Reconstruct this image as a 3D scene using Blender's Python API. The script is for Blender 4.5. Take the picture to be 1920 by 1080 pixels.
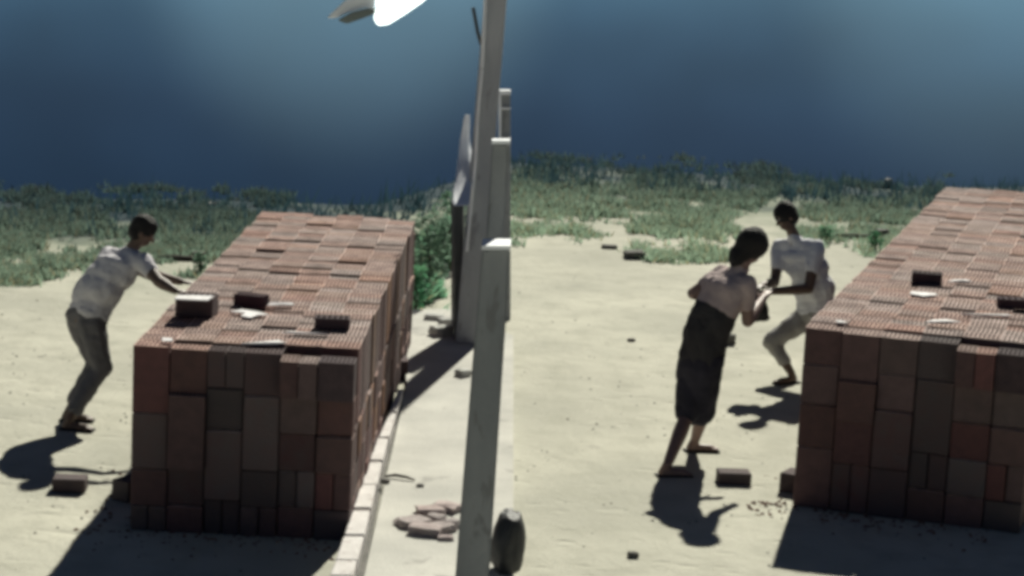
import bpy, bmesh, math, random
import numpy as np
from mathutils import Vector, Matrix, noise

random.seed(7); np.random.seed(7)
SC = bpy.context.scene
for o in list(bpy.data.objects): bpy.data.objects.remove(o)
COL = SC.collection

# ------------------------------------------------------------------ camera
H = 3.9                      # camera height
FPX = 4000.0                 # focal length in pixels of a 1920 wide frame
PITCH, ROLL = math.radians(9.71), math.radians(2.9)
r0 = Vector((1, 0, 0)); u0 = Vector((0, math.sin(PITCH), math.cos(PITCH)))
FWD = Vector((0, math.cos(PITCH), -math.sin(PITCH)))
RGT = math.cos(ROLL) * r0 + math.sin(ROLL) * u0
UPV = -math.sin(ROLL) * r0 + math.cos(ROLL) * u0
CAMP = Vector((0, 0, H))
cam_d = bpy.data.cameras.new('camera'); cam = bpy.data.objects.new('camera', cam_d); COL.objects.link(cam)
m = Matrix((RGT, UPV, -FWD)).transposed().to_4x4(); m.translation = CAMP
cam.matrix_world = m
cam_d.sensor_width = 36; cam_d.lens = 36 * FPX / 1920
cam_d.clip_start = .1; cam_d.clip_end = 6000
SC.camera = cam

def ray(px, py): return RGT * ((px - 960) / FPX) + UPV * ((540 - py) / FPX) + FWD
def at_z(px, py, z=0.0):
    d = ray(px, py); return CAMP + d * ((z - H) / d.z)
def at_y(px, py, y):
    d = ray(px, py); return CAMP + d * (y / d.y)
def proj(p):
    v = Vector(p) - CAMP; k = FPX / v.dot(FWD)
    return 960 + v.dot(RGT) * k, 540 - v.dot(UPV) * k

# ------------------------------------------------------------------ world, sun, exposure
SUN_EL = math.radians(39.5)
sd = ray(1850, -120); sd.z = 0; sd.normalize()
SUN_AZ = math.atan2(sd.x, sd.y)
w = bpy.data.worlds.new('World'); SC.world = w; w.use_nodes = True
nt = w.node_tree; nt.nodes.clear()
N = nt.nodes.new; L = nt.links.new
out = N('ShaderNodeOutputWorld'); bg = N('ShaderNodeBackground'); bg2 = N('ShaderNodeBackground'); add = N('ShaderNodeAddShader')
sky = N('ShaderNodeTexSky'); sky.sky_type = 'NISHITA'; sky.sun_disc = False
sky.sun_elevation = SUN_EL; sky.sun_rotation = SUN_AZ
bg2.inputs['Strength'].default_value = 0.0014
L(sky.outputs[0], bg2.inputs['Color'])
tc = N('ShaderNodeTexCoord'); sp = N('ShaderNodeSeparateXYZ'); L(tc.outputs['Generated'], sp.inputs[0])
rp = N('ShaderNodeValToRGB'); L(sp.outputs['Z'], rp.inputs[0])
cr = rp.color_ramp
cr.elements[0].position = 0.0; cr.elements[0].color = (.050, .125, .180, 1)
cr.elements[1].position = 1.0; cr.elements[1].color = (.011, .016, .031, 1)
for p_, c_ in ((.045, (.026, .068, .116, 1)), (.09, (.017, .041, .080, 1)), (.16, (.011, .028, .056, 1)), (.5, (.013, .019, .036, 1))):
    e = cr.elements.new(p_); e.color = c_
nz = N('ShaderNodeTexNoise'); nz.inputs['Scale'].default_value = 5; nz.inputs['Detail'].default_value = 3
mpn = N('ShaderNodeMapping'); mpn.inputs['Scale'].default_value = (2.2, 1, 5); L(tc.outputs['Generated'], mpn.inputs[0]); L(mpn.outputs[0], nz.inputs[0])
mr = N('ShaderNodeMapRange'); mr.inputs['From Min'].default_value = .3; mr.inputs['From Max'].default_value = .7
mr.inputs['To Min'].default_value = .8; mr.inputs['To Max'].default_value = 1.22; L(nz.outputs[0], mr.inputs[0])
vm = N('ShaderNodeVectorMath'); vm.operation = 'SCALE'; L(rp.outputs[0], vm.inputs[0]); L(mr.outputs[0], vm.inputs['Scale'])
# two soft glows added low in the sky for the water to mirror as lamp glare
last = vm.outputs[0]
for gx, amp in ((660, .085), (1900, .05)):
    gdv = ray(gx, -130); gdv.z = .02; gdv.normalize()
    dt = N('ShaderNodeVectorMath'); dt.operation = 'DOT_PRODUCT'; dt.inputs[1].default_value = gdv; L(tc.outputs['Generated'], dt.inputs[0])
    g1 = N('ShaderNodeMapRange'); g1.interpolation_type = 'SMOOTHERSTEP'
    g1.inputs['From Min'].default_value = math.cos(math.radians(6.5)); g1.inputs['From Max'].default_value = 1; L(dt.outputs['Value'], g1.inputs[0])
    sc_ = N('ShaderNodeVectorMath'); sc_.operation = 'SCALE'; sc_.inputs[0].default_value = (.62 * amp, 1.0 * amp, 1.08 * amp); L(g1.outputs[0], sc_.inputs['Scale'])
    av = N('ShaderNodeVectorMath'); av.operation = 'ADD'; L(last, av.inputs[0]); L(sc_.outputs[0], av.inputs[1]); last = av.outputs[0]
L(last, bg.inputs['Color']); bg.inputs['Strength'].default_value = 1.0
L(bg.outputs[0], add.inputs[0]); L(bg2.outputs[0], add.inputs[1]); L(add.outputs[0], out.inputs[0])

sl = bpy.data.lights.new('sun', 'SUN'); sl.energy = 4.1; sl.angle = math.radians(.9); sl.color = (1, .97, .84)
so = bpy.data.objects.new('sun', sl); COL.objects.link(so)
to_sun = Vector((sd.x * math.cos(SUN_EL), sd.y * math.cos(SUN_EL), math.sin(SUN_EL)))
so.rotation_euler = to_sun.to_track_quat('Z', 'Y').to_euler(); so.location = (5, 40, 30)

SC.view_settings.view_transform = 'Standard'; SC.view_settings.look = 'None'
SC.view_settings.exposure = 0.66; SC.view_settings.gamma = 1; SC.view_settings.use_curve_mapping = False
SC.render.engine = 'CYCLES'
SC.cycles.max_bounces = 5
SC.cycles.pixel_filter_type = 'BLACKMAN_HARRIS'; SC.cycles.filter_width = 4.2

# ------------------------------------------------------------------ materials
def mat(name, base, rough=.85, var=None, scale=8.0, bump=.0, bscale=60.0, spots=None, rnd=0.0, top=None, stretch=None, spec=.3):
    """base colour, a second colour mixed in by noise, fine bump, dark spots, per-object random value, dusty tone that also paints light on upward faces"""
    mt = bpy.data.materials.new(name); mt.use_nodes = True
    t = mt.node_tree; b = t.nodes['Principled BSDF']; b.inputs['Roughness'].default_value = rough
    b.inputs['Specular IOR Level'].default_value = spec
    Nn = t.nodes.new; Ln = t.links.new
    co = Nn('ShaderNodeTexCoord'); geo = Nn('ShaderNodeNewGeometry')
    src = geo.outputs['Position']
    if stretch:
        mp = Nn('ShaderNodeMapping'); mp.inputs['Scale'].default_value = stretch; Ln(src, mp.inputs[0]); src = mp.outputs[0]
    cur = None
    rgb = Nn('ShaderNodeRGB'); rgb.outputs[0].default_value = (*base, 1); cur = rgb.outputs[0]
    def mix(fac, c2):
        nonlocal cur
        mx = Nn('ShaderNodeMix'); mx.data_type = 'RGBA'; Ln(fac, mx.inputs[0]); Ln(cur, mx.inputs[6])
        if isinstance(c2, tuple): mx.inputs[7].default_value = (*c2, 1)
        else: Ln(c2, mx.inputs[7])
        cur = mx.outputs[2]
    def nfac(sc, lo, hi, det=5, a=0., bb=1., dist=0.):
        n = Nn('ShaderNodeTexNoise'); n.inputs['Scale'].default_value = sc; n.inputs['Detail'].default_value = det
        n.inputs['Roughness'].default_value = .6; n.inputs['Distortion'].default_value = dist; Ln(src, n.inputs[0])
        r = Nn('ShaderNodeMapRange'); r.inputs['From Min'].default_value = lo; r.inputs['From Max'].default_value = hi
        r.inputs['To Min'].default_value = a; r.inputs['To Max'].default_value = bb
        Ln(n.outputs[0], r.inputs[0]); return r.outputs[0]
    if var: mix(nfac(scale, .35, .65), var)
    if spots: mix(nfac(spots[1], spots[2], spots[2] + .06, 3, 0, spots[3], .4), spots[0])
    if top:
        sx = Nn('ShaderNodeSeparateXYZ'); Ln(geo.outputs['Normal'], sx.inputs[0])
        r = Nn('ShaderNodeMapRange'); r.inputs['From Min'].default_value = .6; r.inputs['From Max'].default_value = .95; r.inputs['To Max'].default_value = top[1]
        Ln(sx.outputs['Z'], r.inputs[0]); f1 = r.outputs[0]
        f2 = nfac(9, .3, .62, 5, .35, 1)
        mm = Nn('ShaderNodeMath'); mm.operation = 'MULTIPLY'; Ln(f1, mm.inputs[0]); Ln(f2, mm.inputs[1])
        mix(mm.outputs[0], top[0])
    if rnd:
        oi = Nn('ShaderNodeObjectInfo'); r = Nn('ShaderNodeMapRange'); Ln(oi.outputs['Random'], r.inputs[0])
        r.inputs['To Min'].default_value = 1 - rnd; r.inputs['To Max'].default_value = 1 + rnd
        hs = Nn('ShaderNodeHueSaturation'); Ln(r.outputs[0], hs.inputs['Value']); Ln(cur, hs.inputs['Color'])
        rr = Nn('ShaderNodeMath'); rr.operation = 'MULTIPLY'; rr.inputs[1].default_value = 7.31; Ln(oi.outputs['Random'], rr.inputs[0])
        fr = Nn('ShaderNodeMath'); fr.operation = 'FRACT'; Ln(rr.outputs[0], fr.inputs[0])
        r2 = Nn('ShaderNodeMapRange'); Ln(fr.outputs[0], r2.inputs[0]); r2.inputs['To Min'].default_value = .65; r2.inputs['To Max'].default_value = 1.25
        Ln(r2.outputs[0], hs.inputs['Saturation']); cur = hs.outputs[0]
    Ln(cur, b.inputs['Base Color'])
    if bump:
        n = Nn('ShaderNodeTexNoise'); n.inputs['Scale'].default_value = bscale; n.inputs['Detail'].default_value = 6; n.inputs['Roughness'].default_value = .65; Ln(src, n.inputs[0])
        bp = Nn('ShaderNodeBump'); bp.inputs['Strength'].default_value = bump; bp.inputs['Distance'].default_value = .02
        Ln(n.outputs[0], bp.inputs['Height']); Ln(bp.outputs[0], b.inputs['Normal'])
    return mt

M = {}
dust_lit_top = (.55, .39, .34)  # pale dusty tone; also paints brick tops brighter, as if lit
M['brick_red'] = mat('clay_red', (.132, .072, .070), .9, (.102, .058, .058), 14, .5, 70, rnd=.16, top=(dust_lit_top, .88))
M['brick_brown'] = mat('clay_brown', (.122, .076, .072), .9, (.094, .062, .060), 12, .5, 70, rnd=.16, top=(dust_lit_top, .88))
M['brick_grey'] = mat('clay_grey', (.100, .074, .074), .9, (.105, .064, .064), 10, .5, 70, rnd=.25, top=(dust_lit_top, .88))
M['brick_orange'] = mat('clay_orange', (.20, .115, .075), .9, (.14, .085, .07), 14, .5, 70, rnd=.2, top=(dust_lit_top, .88))
M['brick_dark'] = mat('clay_dark', (.075, .042, .048), .9, (.055, .034, .040), 14, .5, 70, rnd=.2)
M['brick_char'] = mat('clay_char', (.082, .062, .064), .9, (.092, .064, .064), 10, .5, 70, rnd=.2)
M['concrete'] = mat('concrete', (.30, .315, .33), .85, (.22, .235, .25), 3, .5, 60, spots=((.15, .15, .155), 9, .6, .6), stretch=(1, 1, .35))
M['concrete_pale'] = mat('concrete_pale', (.46, .48, .51), .85, (.34, .36, .39), 3, .5, 60, spots=((.22, .22, .235), 9, .6, .6), stretch=(1, 1, .35))
M['white_paint'] = mat('white_paint', (.86, .88, .92), .6, (.74, .77, .82), 5, .15, 40)
M['kerb'] = mat('kerb_concrete', (.72, .69, .67), .85, (.58, .55, .53), 6, .5, 50, spots=((.3, .24, .22), 9, .6, .6))
M['pavement'] = mat('pavement_concrete', (.56, .55, .50), .9, (.43, .425, .39), 1.6, .5, 35, spots=((.27, .26, .24), 2.6, .62, .55))
M['rubble'] = mat('rubble', (.52, .44, .42), .9, (.36, .29, .28), 12, .6, 60, rnd=.25)
M['stone'] = mat('stone', (.5, .5, .48), .9, (.35, .35, .33), 14, .6, 60, rnd=.2)
M['stone_dark'] = mat('stone_dark', (.11, .11, .10), .9, (.17, .16, .15), 14, .6, 60)
M['dark_metal'] = mat('dark_metal', (.06, .07, .075), .5, (.085, .09, .095), 8, .1)
M['tarp'] = mat('dark_tarp', (.02, .022, .024), .55, (.035, .036, .038), 10, .4, 20)
M['bag'] = mat('black_bag', (.018, .018, .02), .6, (.032, .03, .032), 14, .4, 30)
M['bundle'] = mat('dark_bundle', (.035, .032, .04), .8, (.06, .05, .065), 16, .6, 40)
M['skin'] = mat('skin', (.15, .10, .078), .5, (.12, .08, .062), 20, .1, 200)
M['skin_warm'] = mat('skin_warm', (.26, .175, .15), .5, (.21, .14, .12), 20, .1, 200)
M['blouse'] = mat('blouse', (.46, .37, .36), .9, (.40, .32, .31), 5, .3, 25)
M['cloth_grey'] = mat('cloth_grey', (.16, .152, .16), .9, (.13, .125, .13), 9, .5, 25)
M['cloth_pale'] = mat('cloth_pale', (.36, .35, .34), .9, (.29, .28, .27), 9, .5, 25)
M['hair'] = mat('hair', (.012, .012, .013), .7, (.022, .02, .02), 60, .6, 200)
M['hair_brown'] = mat('hair_brown', (.10, .065, .055), .75, (.055, .038, .034), 60, .6, 200)
M['shirt_grey'] = mat('shirt_grey', (.62, .60, .63), .9, (.57, .555, .585), 5, .4, 25)
M['shirt_white'] = mat('shirt_white', (.74, .74, .78), .9, (.69, .69, .73), 5, .4, 25)
M['shirt_brown'] = mat('vest_brown', (.045, .042, .044), .9, (.036, .034, .036), 9, .4, 25)
M['cloth_navy'] = mat('cloth_navy', (.018, .018, .028), .9, (.03, .028, .042), 9, .4, 25)
M['cloth_dark'] = mat('cloth_dark', (.05, .048, .052), .9, (.035, .033, .037), 9, .4, 25)
M['sandal'] = mat('sandal', (.03, .027, .025), .8)
M['scrap'] = mat('white_scrap', (.75, .74, .76), .7, (.6, .58, .58), 20, .3, 40)
M['lamp_grey'] = mat('lamp_housing', (.20, .23, .22), .6, (.14, .16, .16), 8, .1)
M['leaf'] = mat('leaf', (.16, .30, .19), .7, (.10, .22, .14), 3, 0, 1, rnd=.2)
M['wood'] = mat('weathered_wood', (.09, .075, .06), .9, (.05, .045, .04), 14, .6, 40, stretch=(.3, 1, 1))

em = bpy.data.materials.new('lit_glass'); em.use_nodes = True
eb = em.node_tree.nodes['Principled BSDF']; eb.inputs['Base Color'].default_value = (.8, .85, .85, 1)
eb.inputs['Emission Color'].default_value = (.88, 1, .95, 1); eb.inputs['Emission Strength'].default_value = 1.3; M['lit'] = em

# grass material: colour comes from a per-blade attribute
gm = bpy.data.materials.new('grass_blades'); gm.use_nodes = True
gt = gm.node_tree; gb = gt.nodes['Principled BSDF']; gb.inputs['Roughness'].default_value = .7; gb.inputs['Specular IOR Level'].default_value = .15
at = gt.nodes.new('ShaderNodeAttribute'); at.attribute_name = 'tint'; gt.links.new(at.outputs['Color'], gb.inputs['Base Color'])
def add_translucent(tree, col_socket, fac=.5):
    pb = tree.nodes['Principled BSDF']; tl = tree.nodes.new('ShaderNodeBsdfTranslucent'); ms = tree.nodes.new('ShaderNodeMixShader')
    ms.inputs[0].default_value = fac; tree.links.new(col_socket, tl.inputs['Color'])
    tree.links.new(pb.outputs[0], ms.inputs[1]); tree.links.new(tl.outputs[0], ms.inputs[2])
    tree.links.new(ms.outputs[0], [n for n in tree.nodes if n.type == 'OUTPUT_MATERIAL'][0].inputs['Surface'])
add_translucent(gt, at.outputs['Color'], .6)
lt = M['leaf'].node_tree; add_translucent(lt, lt.nodes['Principled BSDF'].inputs['Base Color'].links[0].from_socket)
M['grass'] = gm

# ground: pale packed dirt, turning to thin weedy soil, then darkened with distance like fading lamplight
gd = bpy.data.materials.new('packed_dirt'); gd.use_nodes = True
t = gd.node_tree; b = t.nodes['Principled BSDF']; b.inputs['Roughness'].default_value = .95; b.inputs['Specular IOR Level'].default_value = .15
Nn = t.nodes.new; Ln = t.links.new
pos = Nn('ShaderNodeNewGeometry').outputs['Position']
def tn(sc, lo, hi, a, bb, det=5, src=None, dist=0.):
    n = Nn('ShaderNodeTexNoise'); n.inputs['Scale'].default_value = sc; n.inputs['Detail'].default_value = det; n.inputs['Distortion'].default_value = dist
    Ln(src or pos, n.inputs[0]); r = Nn('ShaderNodeMapRange'); r.inputs['From Min'].default_value = lo; r.inputs['From Max'].default_value = hi
    r.inputs['To Min'].default_value = a; r.inputs['To Max'].default_value = bb; Ln(n.outputs[0], r.inputs[0]); return r.outputs[0]
def mx(fac, c1, c2):
    q = Nn('ShaderNodeMix'); q.data_type = 'RGBA'; Ln(fac, q.inputs[0])
    for i, c in ((6, c1), (7, c2)):
        if isinstance(c, tuple): q.inputs[i].default_value = (*c, 1)
        else: Ln(c, q.inputs[i])
    return q.outputs[2]
c = mx(tn(.55, .35, .65, 0, 1), (.56, .548, .46), (.43, .425, .36))
c = mx(tn(3.5, .45, .75, 0, .75, 6), c, (.38, .375, .31))
mp = Nn('ShaderNodeMapping'); mp.inputs['Scale'].default_value = (1, 1.8, 1); Ln(pos, mp.inputs[0])
c = mx(tn(2.2, .66, .74, 0, .45, 4, mp.outputs[0], .5), c, (.30, .29, .25))
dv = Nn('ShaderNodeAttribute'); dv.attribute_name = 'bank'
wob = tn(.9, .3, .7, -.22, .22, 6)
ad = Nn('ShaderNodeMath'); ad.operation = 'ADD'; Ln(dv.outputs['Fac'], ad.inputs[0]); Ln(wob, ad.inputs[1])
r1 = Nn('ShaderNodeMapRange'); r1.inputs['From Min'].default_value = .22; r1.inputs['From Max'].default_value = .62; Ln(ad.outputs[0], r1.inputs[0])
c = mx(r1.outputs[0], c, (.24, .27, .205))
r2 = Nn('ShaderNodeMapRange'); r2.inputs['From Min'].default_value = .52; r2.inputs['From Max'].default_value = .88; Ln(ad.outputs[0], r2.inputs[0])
c = mx(r2.outputs[0], c, (.022, .044, .056))  # dark blue far tone paints in the lamplight falling off
Ln(c, b.inputs['Base Color'])
nb = Nn('ShaderNodeTexNoise'); nb.inputs['Scale'].default_value = 14; nb.inputs['Detail'].default_value = 8; nb.inputs['Roughness'].default_value = .7; Ln(pos, nb.inputs[0])
bp = Nn('ShaderNodeBump'); bp.inputs['Strength'].default_value = .55; bp.inputs['Distance'].default_value = .045; Ln(nb.outputs[0], bp.inputs['Height'])
vo = Nn('ShaderNodeTexVoronoi'); vo.feature = 'SMOOTH_F1'; vo.inputs['Scale'].default_value = 3.2; vo.inputs['Smoothness'].default_value = .6; Ln(mp.outputs[0], vo.inputs[0])
vr = Nn('ShaderNodeMapRange'); vr.inputs['From Min'].default_value = .05; vr.inputs['From Max'].default_value = .28; Ln(vo.outputs['Distance'], vr.inputs[0])
bp2 = Nn('ShaderNodeBump'); bp2.inputs['Strength'].default_value = .35; bp2.inputs['Distance'].default_value = .03; Ln(vr.outputs[0], bp2.inputs['Height']); Ln(bp.outputs[0], bp2.inputs['Normal'])
Ln(bp2.outputs[0], b.inputs['Normal'])
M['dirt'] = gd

wm = bpy.data.materials.new('dark_water'); wm.use_nodes = True
t = wm.node_tree; b = t.nodes['Principled BSDF']; b.inputs['Base Color'].default_value = (.003, .010, .026, 1)
b.inputs['Roughness'].default_value = .06; b.inputs['IOR'].default_value = 1.33
n = t.nodes.new('ShaderNodeTexNoise'); n.inputs['Scale'].default_value = .35; n.inputs['Detail'].default_value = 4
g = t.nodes.new('ShaderNodeNewGeometry'); mp = t.nodes.new('ShaderNodeMapping'); mp.inputs['Scale'].default_value = (.5, .35, 1)
t.links.new(g.outputs['Position'], mp.inputs[0]); t.links.new(mp.outputs[0], n.inputs[0])
bp = t.nodes.new('ShaderNodeBump'); bp.inputs['Strength'].default_value = .02; bp.inputs['Distance'].default_value = .03
t.links.new(n.outputs[0], bp.inputs['Height']); t.links.new(bp.outputs[0], b.inputs['Normal'])
M['water'] = wm

# ------------------------------------------------------------------ helpers
def link(name, me, m=None, parent=None, loc=None, smooth=False):
    o = bpy.data.objects.new(name, me); COL.objects.link(o)
    if m is not None and me is not None and not me.materials: me.materials.append(m)
    if parent is not None: o.parent = parent
    if loc is not None: o.location = loc
    if smooth and me is not None:
        me.polygons.foreach_set('use_smooth', [True] * len(me.polygons))
    return o
def tag(o, label=None, cat=None, group=None, kind=None):
    if label: o['label'] = label
    if cat: o['category'] = cat
    if group: o['group'] = group
    if kind: o['kind'] = kind
    return o
def thing(name, label, cat, loc=(0, 0, 0), rz=0, group=None):
    o = bpy.data.objects.new(name, None); COL.objects.link(o); o.location = loc; o.rotation_euler = (0, 0, rz)
    o.empty_display_size = .1
    return tag(o, label, cat, group)
def mesh(name, v, f):
    me = bpy.data.meshes.new(name); me.from_pydata([tuple(p) for p in v], [], f); me.update(); return me
def box_data(sx, sy, sz, c=.006, base=True):
    """chamfered box, origin at its front-left-bottom corner unless base is False (then centred on x,y)"""
    bm = bmesh.new(); bmesh.ops.create_cube(bm, size=1)
    bmesh.ops.scale(bm, vec=(sx, sy, sz), verts=bm.verts)
    bmesh.ops.translate(bm, vec=(sx / 2, sy / 2, sz / 2) if base else (0, 0, sz / 2), verts=bm.verts)
    if c: bmesh.ops.bevel(bm, geom=bm.edges[:], offset=c, segments=1, affect='EDGES', profile=.5)
    return bm
def bm_mesh(bm, name='m'):
    me = bpy.data.meshes.new(name); bm.to_mesh(me); bm.free(); return me
def box_mesh(sx, sy, sz, c=.006, base=True): return bm_mesh(box_data(sx, sy, sz, c, base))
def rough_mesh(sx, sy, sz, seed, amt=.12, cuts=2, sub=0):
    """a broken, uneven lump or slab"""
    bm = bmesh.new(); bmesh.ops.create_cube(bm, size=1)
    bmesh.ops.subdivide_edges(bm, edges=bm.edges[:], cuts=cuts, use_grid_fill=True)
    for v in bm.verts:
        p = v.co.copy(); q = p.normalized() * .62
        v.co = p.lerp(q, .35)
        n = noise.noise_vector(p * 1.9 + Vector((seed * 7.3, seed * 3.1, 0)))
        v.co += n * amt * 2
    bmesh.ops.scale(bm, vec=(sx, sy, sz), verts=bm.verts)
    zmin = min(v.co.z for v in bm.verts)
    bmesh.ops.translate(bm, vec=(0, 0, -zmin), verts=bm.verts)
    return bm_mesh(bm)
def bars(segs, w, d=None):
    """rectangular-section bars between points, in one mesh"""
    V = []; F = []
    for a, b_ in segs:
        a = Vector(a); b_ = Vector(b_); ax = (b_ - a).normalized()
        s = ax.cross(Vector((0, 1, 0)))
        if s.length < .1: s = ax.cross(Vector((0, 0, 1)))
        s.normalize(); tt = ax.cross(s).normalized(); dd = d or w; k = len(V)
        for p in (a, b_):
            for i, j in ((-1, -1), (1, -1), (1, 1), (-1, 1)): V.append(p + s * i * w / 2 + tt * j * dd / 2)
        F += [(k, k+1, k+2, k+3), (k+7, k+6, k+5, k+4)] + [(k+i, k+4+i, k+4+(i+1) % 4, k+(i+1) % 4) for i in range(4)]
    return mesh('bars', V, F)
def tube_mesh(pts, rad, n=8):
    V = []; F = []; pts = [Vector(p) for p in pts]
    rr = rad if isinstance(rad, (list, tuple)) else [rad] * len(pts)
    for i, p in enumerate(pts):
        ax = (pts[min(i+1, len(pts)-1)] - pts[max(i-1, 0)]).normalized()
        s = ax.cross(Vector((0, 1, 0)));
        if s.length < .1: s = ax.cross(Vector((1, 0, 0)))
        s.normalize(); q = ax.cross(s)
        for k in range(n):
            a = 2 * math.pi * k / n; V.append(p + (s * math.cos(a) + q * math.sin(a)) * rr[i])
    for i in range(len(pts) - 1):
        for k in range(n): F.append((i*n+k, i*n+(k+1) % n, (i+1)*n+(k+1) % n, (i+1)*n+k))
    F.append(tuple(range(n))[::-1]); F.append(tuple(range((len(pts)-1)*n, len(pts)*n)))
    return mesh('tube', V, F)

# ------------------------------------------------------------------ ground and water
eL = at_z(0, 372); eM = at_z(700, 385); eR = at_z(960, 318); eQ = at_z(1700, 350); eZ = at_z(1920, 350)
EX = [-400, eL.x, eM.x, eR.x, eQ.x, eZ.x, 400]; EY = [eL.y + 1, eL.y, eM.y, eR.y + 1, eQ.y, eZ.y, eZ.y]
def bank_y(x): return float(np.interp(x, EX, EY))
xs = np.concatenate([-np.geomspace(900, 9, 24), np.linspace(-8.6, 8.6, 116), np.geomspace(9, 900, 24)])
ys = np.concatenate([-np.geomspace(60, 2, 6), np.linspace(0, 11, 12), np.linspace(11.4, 38, 150), np.geomspace(39, 3500, 26)])
V = []; BK = []
for y in ys:
    for x in xs:
        e = bank_y(x) + .5 * noise.noise(Vector((x * .35, 3, 0)))
        k = min(1, max(0, (y - e) / 2.2)); s_ = k * k * (3 - 2 * k)
        z = -1.6 * s_
        if y < e + 2 and abs(x) < 12: z += .012 * noise.noise(Vector((x * 1.3, y * 1.3, 0)))  + .006 * noise.noise(Vector((x * 5, y * 5, 1)))
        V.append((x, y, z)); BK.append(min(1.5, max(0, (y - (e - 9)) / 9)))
nx = len(xs); F = [(j*nx+i, j*nx+i+1, (j+1)*nx+i+1, (j+1)*nx+i) for j in range(len(ys)-1) for i in range(nx-1)]
gme = mesh('ground', V, F)
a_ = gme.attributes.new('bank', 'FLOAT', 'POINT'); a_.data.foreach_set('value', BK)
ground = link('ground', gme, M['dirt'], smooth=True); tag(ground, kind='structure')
wme = mesh('water', [(-1500, 24, -.75), (1500, 24, -.75), (1500, 3400, -.75), (-1500, 3400, -.75)], [(0, 1, 2, 3)])
tag(link('water', wme, M['water']), kind='structure')

# pavement slab right of the first brick stack, and its kerb
kb = [at_z(x, y, .1) for x, y in ((607, 1120), (632, 1050), (668, 940), (703, 840), (748, 735))]
kt = [at_z(x, y, .1) for x, y in ((652, 1120), (672, 1050), (700, 940), (725, 840), (756, 735))]
pv = [at_z(x, y) for x, y in ((664, 1180), (762, 734), (752, 592), (850, 588), (962, 640), (962, 1180))]
PZ = .055
V = [(p.x, p.y, PZ) for p in pv] + [(p.x, p.y, -.1) for p in pv]
gapv = [Vector((p.x, p.y, .003)) for p in kt]
pm = mesh('pavement', V, [tuple(range(6))] + [(i, i + 6, (i + 1) % 6 + 6, (i + 1) % 6) for i in range(6)])
pavement = link('pavement', pm, M['pavement']); tag(pavement, kind='structure')
bmk = bmesh.new(); bmk.from_mesh(pm); bmesh.ops.recalc_face_normals(bmk, faces=bmk.faces); bmk.to_mesh(pm); bmk.free()
gp = [(598, 1180, 668), (625, 1080, 684), (668, 940, 712), (703, 840, 736), (748, 734, 763)]
V = []
for xa, y_, xb in gp:
    for x_ in (xa, xb): q = at_z(x_, y_); V.append((q.x, q.y, .018))
link('joint_shade', mesh('joint_shade', V, [(2*i, 2*i+1, 2*i+3, 2*i+2) for i in range(4)]), M['stone_dark'], pavement)  # dark strip painting in the shade of the gap along the kerb
kerb = bpy.data.objects.new('kerb', None); COL.objects.link(kerb); kerb.location = (kb[0].x, kb[0].y, 0); tag(kerb, kind='structure')
nk = 9
def lerp_path(P, t_):
    t_ *= len(P) - 1; i = min(int(t_), len(P) - 2); return P[i].lerp(P[i + 1], t_ - i)
for i in range(nk):
    a0, a1 = i / nk + .004, (i + 1) / nk - .004
    q = [lerp_path(kb, a0), lerp_path(kt, a0), lerp_path(kt, a1), lerp_path(kb, a1)]
    jz = random.uniform(-.006, .006); org = Vector((kb[0].x, kb[0].y, 0))
    V = [Vector((p.x, p.y, -.02)) - org for p in q] + [Vector((p.x + random.uniform(-.004, .004), p.y, .13 + jz)) - org for p in q]
    me = mesh('kerb', V, [(3, 2, 1, 0), (4, 5, 6, 7)] + [(k, (k+1) % 4, (k+1) % 4 + 4, k + 4) for k in range(4)])
    bm = bmesh.new(); bm.from_mesh(me); bmesh.ops.bevel(bm, geom=bm.edges[:], offset=.008, segments=1, affect='EDGES'); bm.to_mesh(me); bm.free()
    link('kerb_stone', me, M['kerb'], kerb)

# ------------------------------------------------------------------ brick stacks
UW, UD, UH = .232, .2, .22       # one hollow clay block stood on end: width, depth, half height
def holed_block(w_, d_, h_, nxh=8, nyh=2, deep=.022):
    """block whose top face is pierced by rows of cells"""
    rib = w_ * .052; cw = (w_ - rib * (nxh + 1)) / nxh; ribd = d_ * .13; cd = (d_ - ribd * (nyh + 1)) / nyh
    X = [0]; Y = [0]
    for i in range(nxh): X += [X[-1] + rib, X[-1] + rib + cw]
    X.append(w_)
    for i in range(nyh): Y += [Y[-1] + ribd, Y[-1] + ribd + cd]
    Y.append(d_)
    V = []; F = []; idx = {}
    def vid(x, y, z):
        k = (round(x, 5), round(y, 5), round(z, 5))
        if k not in idx: idx[k] = len(V); V.append((x, y, z))
        return idx[k]
    for i in range(len(X) - 1):
        for j in range(len(Y) - 1):
            a, b2, c2, d2 = X[i], X[i + 1], Y[j], Y[j + 1]
            if i % 2 == 1 and j % 2 == 1:
                z0 = h_ - deep
                t4 = [vid(a, c2, h_), vid(b2, c2, h_), vid(b2, d2, h_), vid(a, d2, h_)]
                l4 = [vid(a, c2, z0), vid(b2, c2, z0), vid(b2, d2, z0), vid(a, d2, z0)]
                F.append(tuple(l4))
                for k in range(4): F.append((t4[k], t4[(k+1) % 4], l4[(k+1) % 4], l4[k])[::1])
            else:
                F.append((vid(a, c2, h_), vid(b2, c2, h_), vid(b2, d2, h_), vid(a, d2, h_)))
    e = .003
    B = [vid(0, 0, h_), vid(w_, 0, h_), vid(w_, d_, h_), vid(0, d_, h_)]
    Q = []
    for x, y in ((0, 0), (w_, 0), (w_, d_), (0, d_)): Q.append(vid(x, y, 0))
    for k in range(4): F.append((B[k], Q[k], Q[(k+1) % 4], B[(k+1) % 4]))
    me = mesh('holed_block', V, F)
    bm = bmesh.new(); bm.from_mesh(me); bmesh.ops.recalc_face_normals(bm, faces=bm.faces); bm.to_mesh(me); bm.free()
    return me

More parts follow.
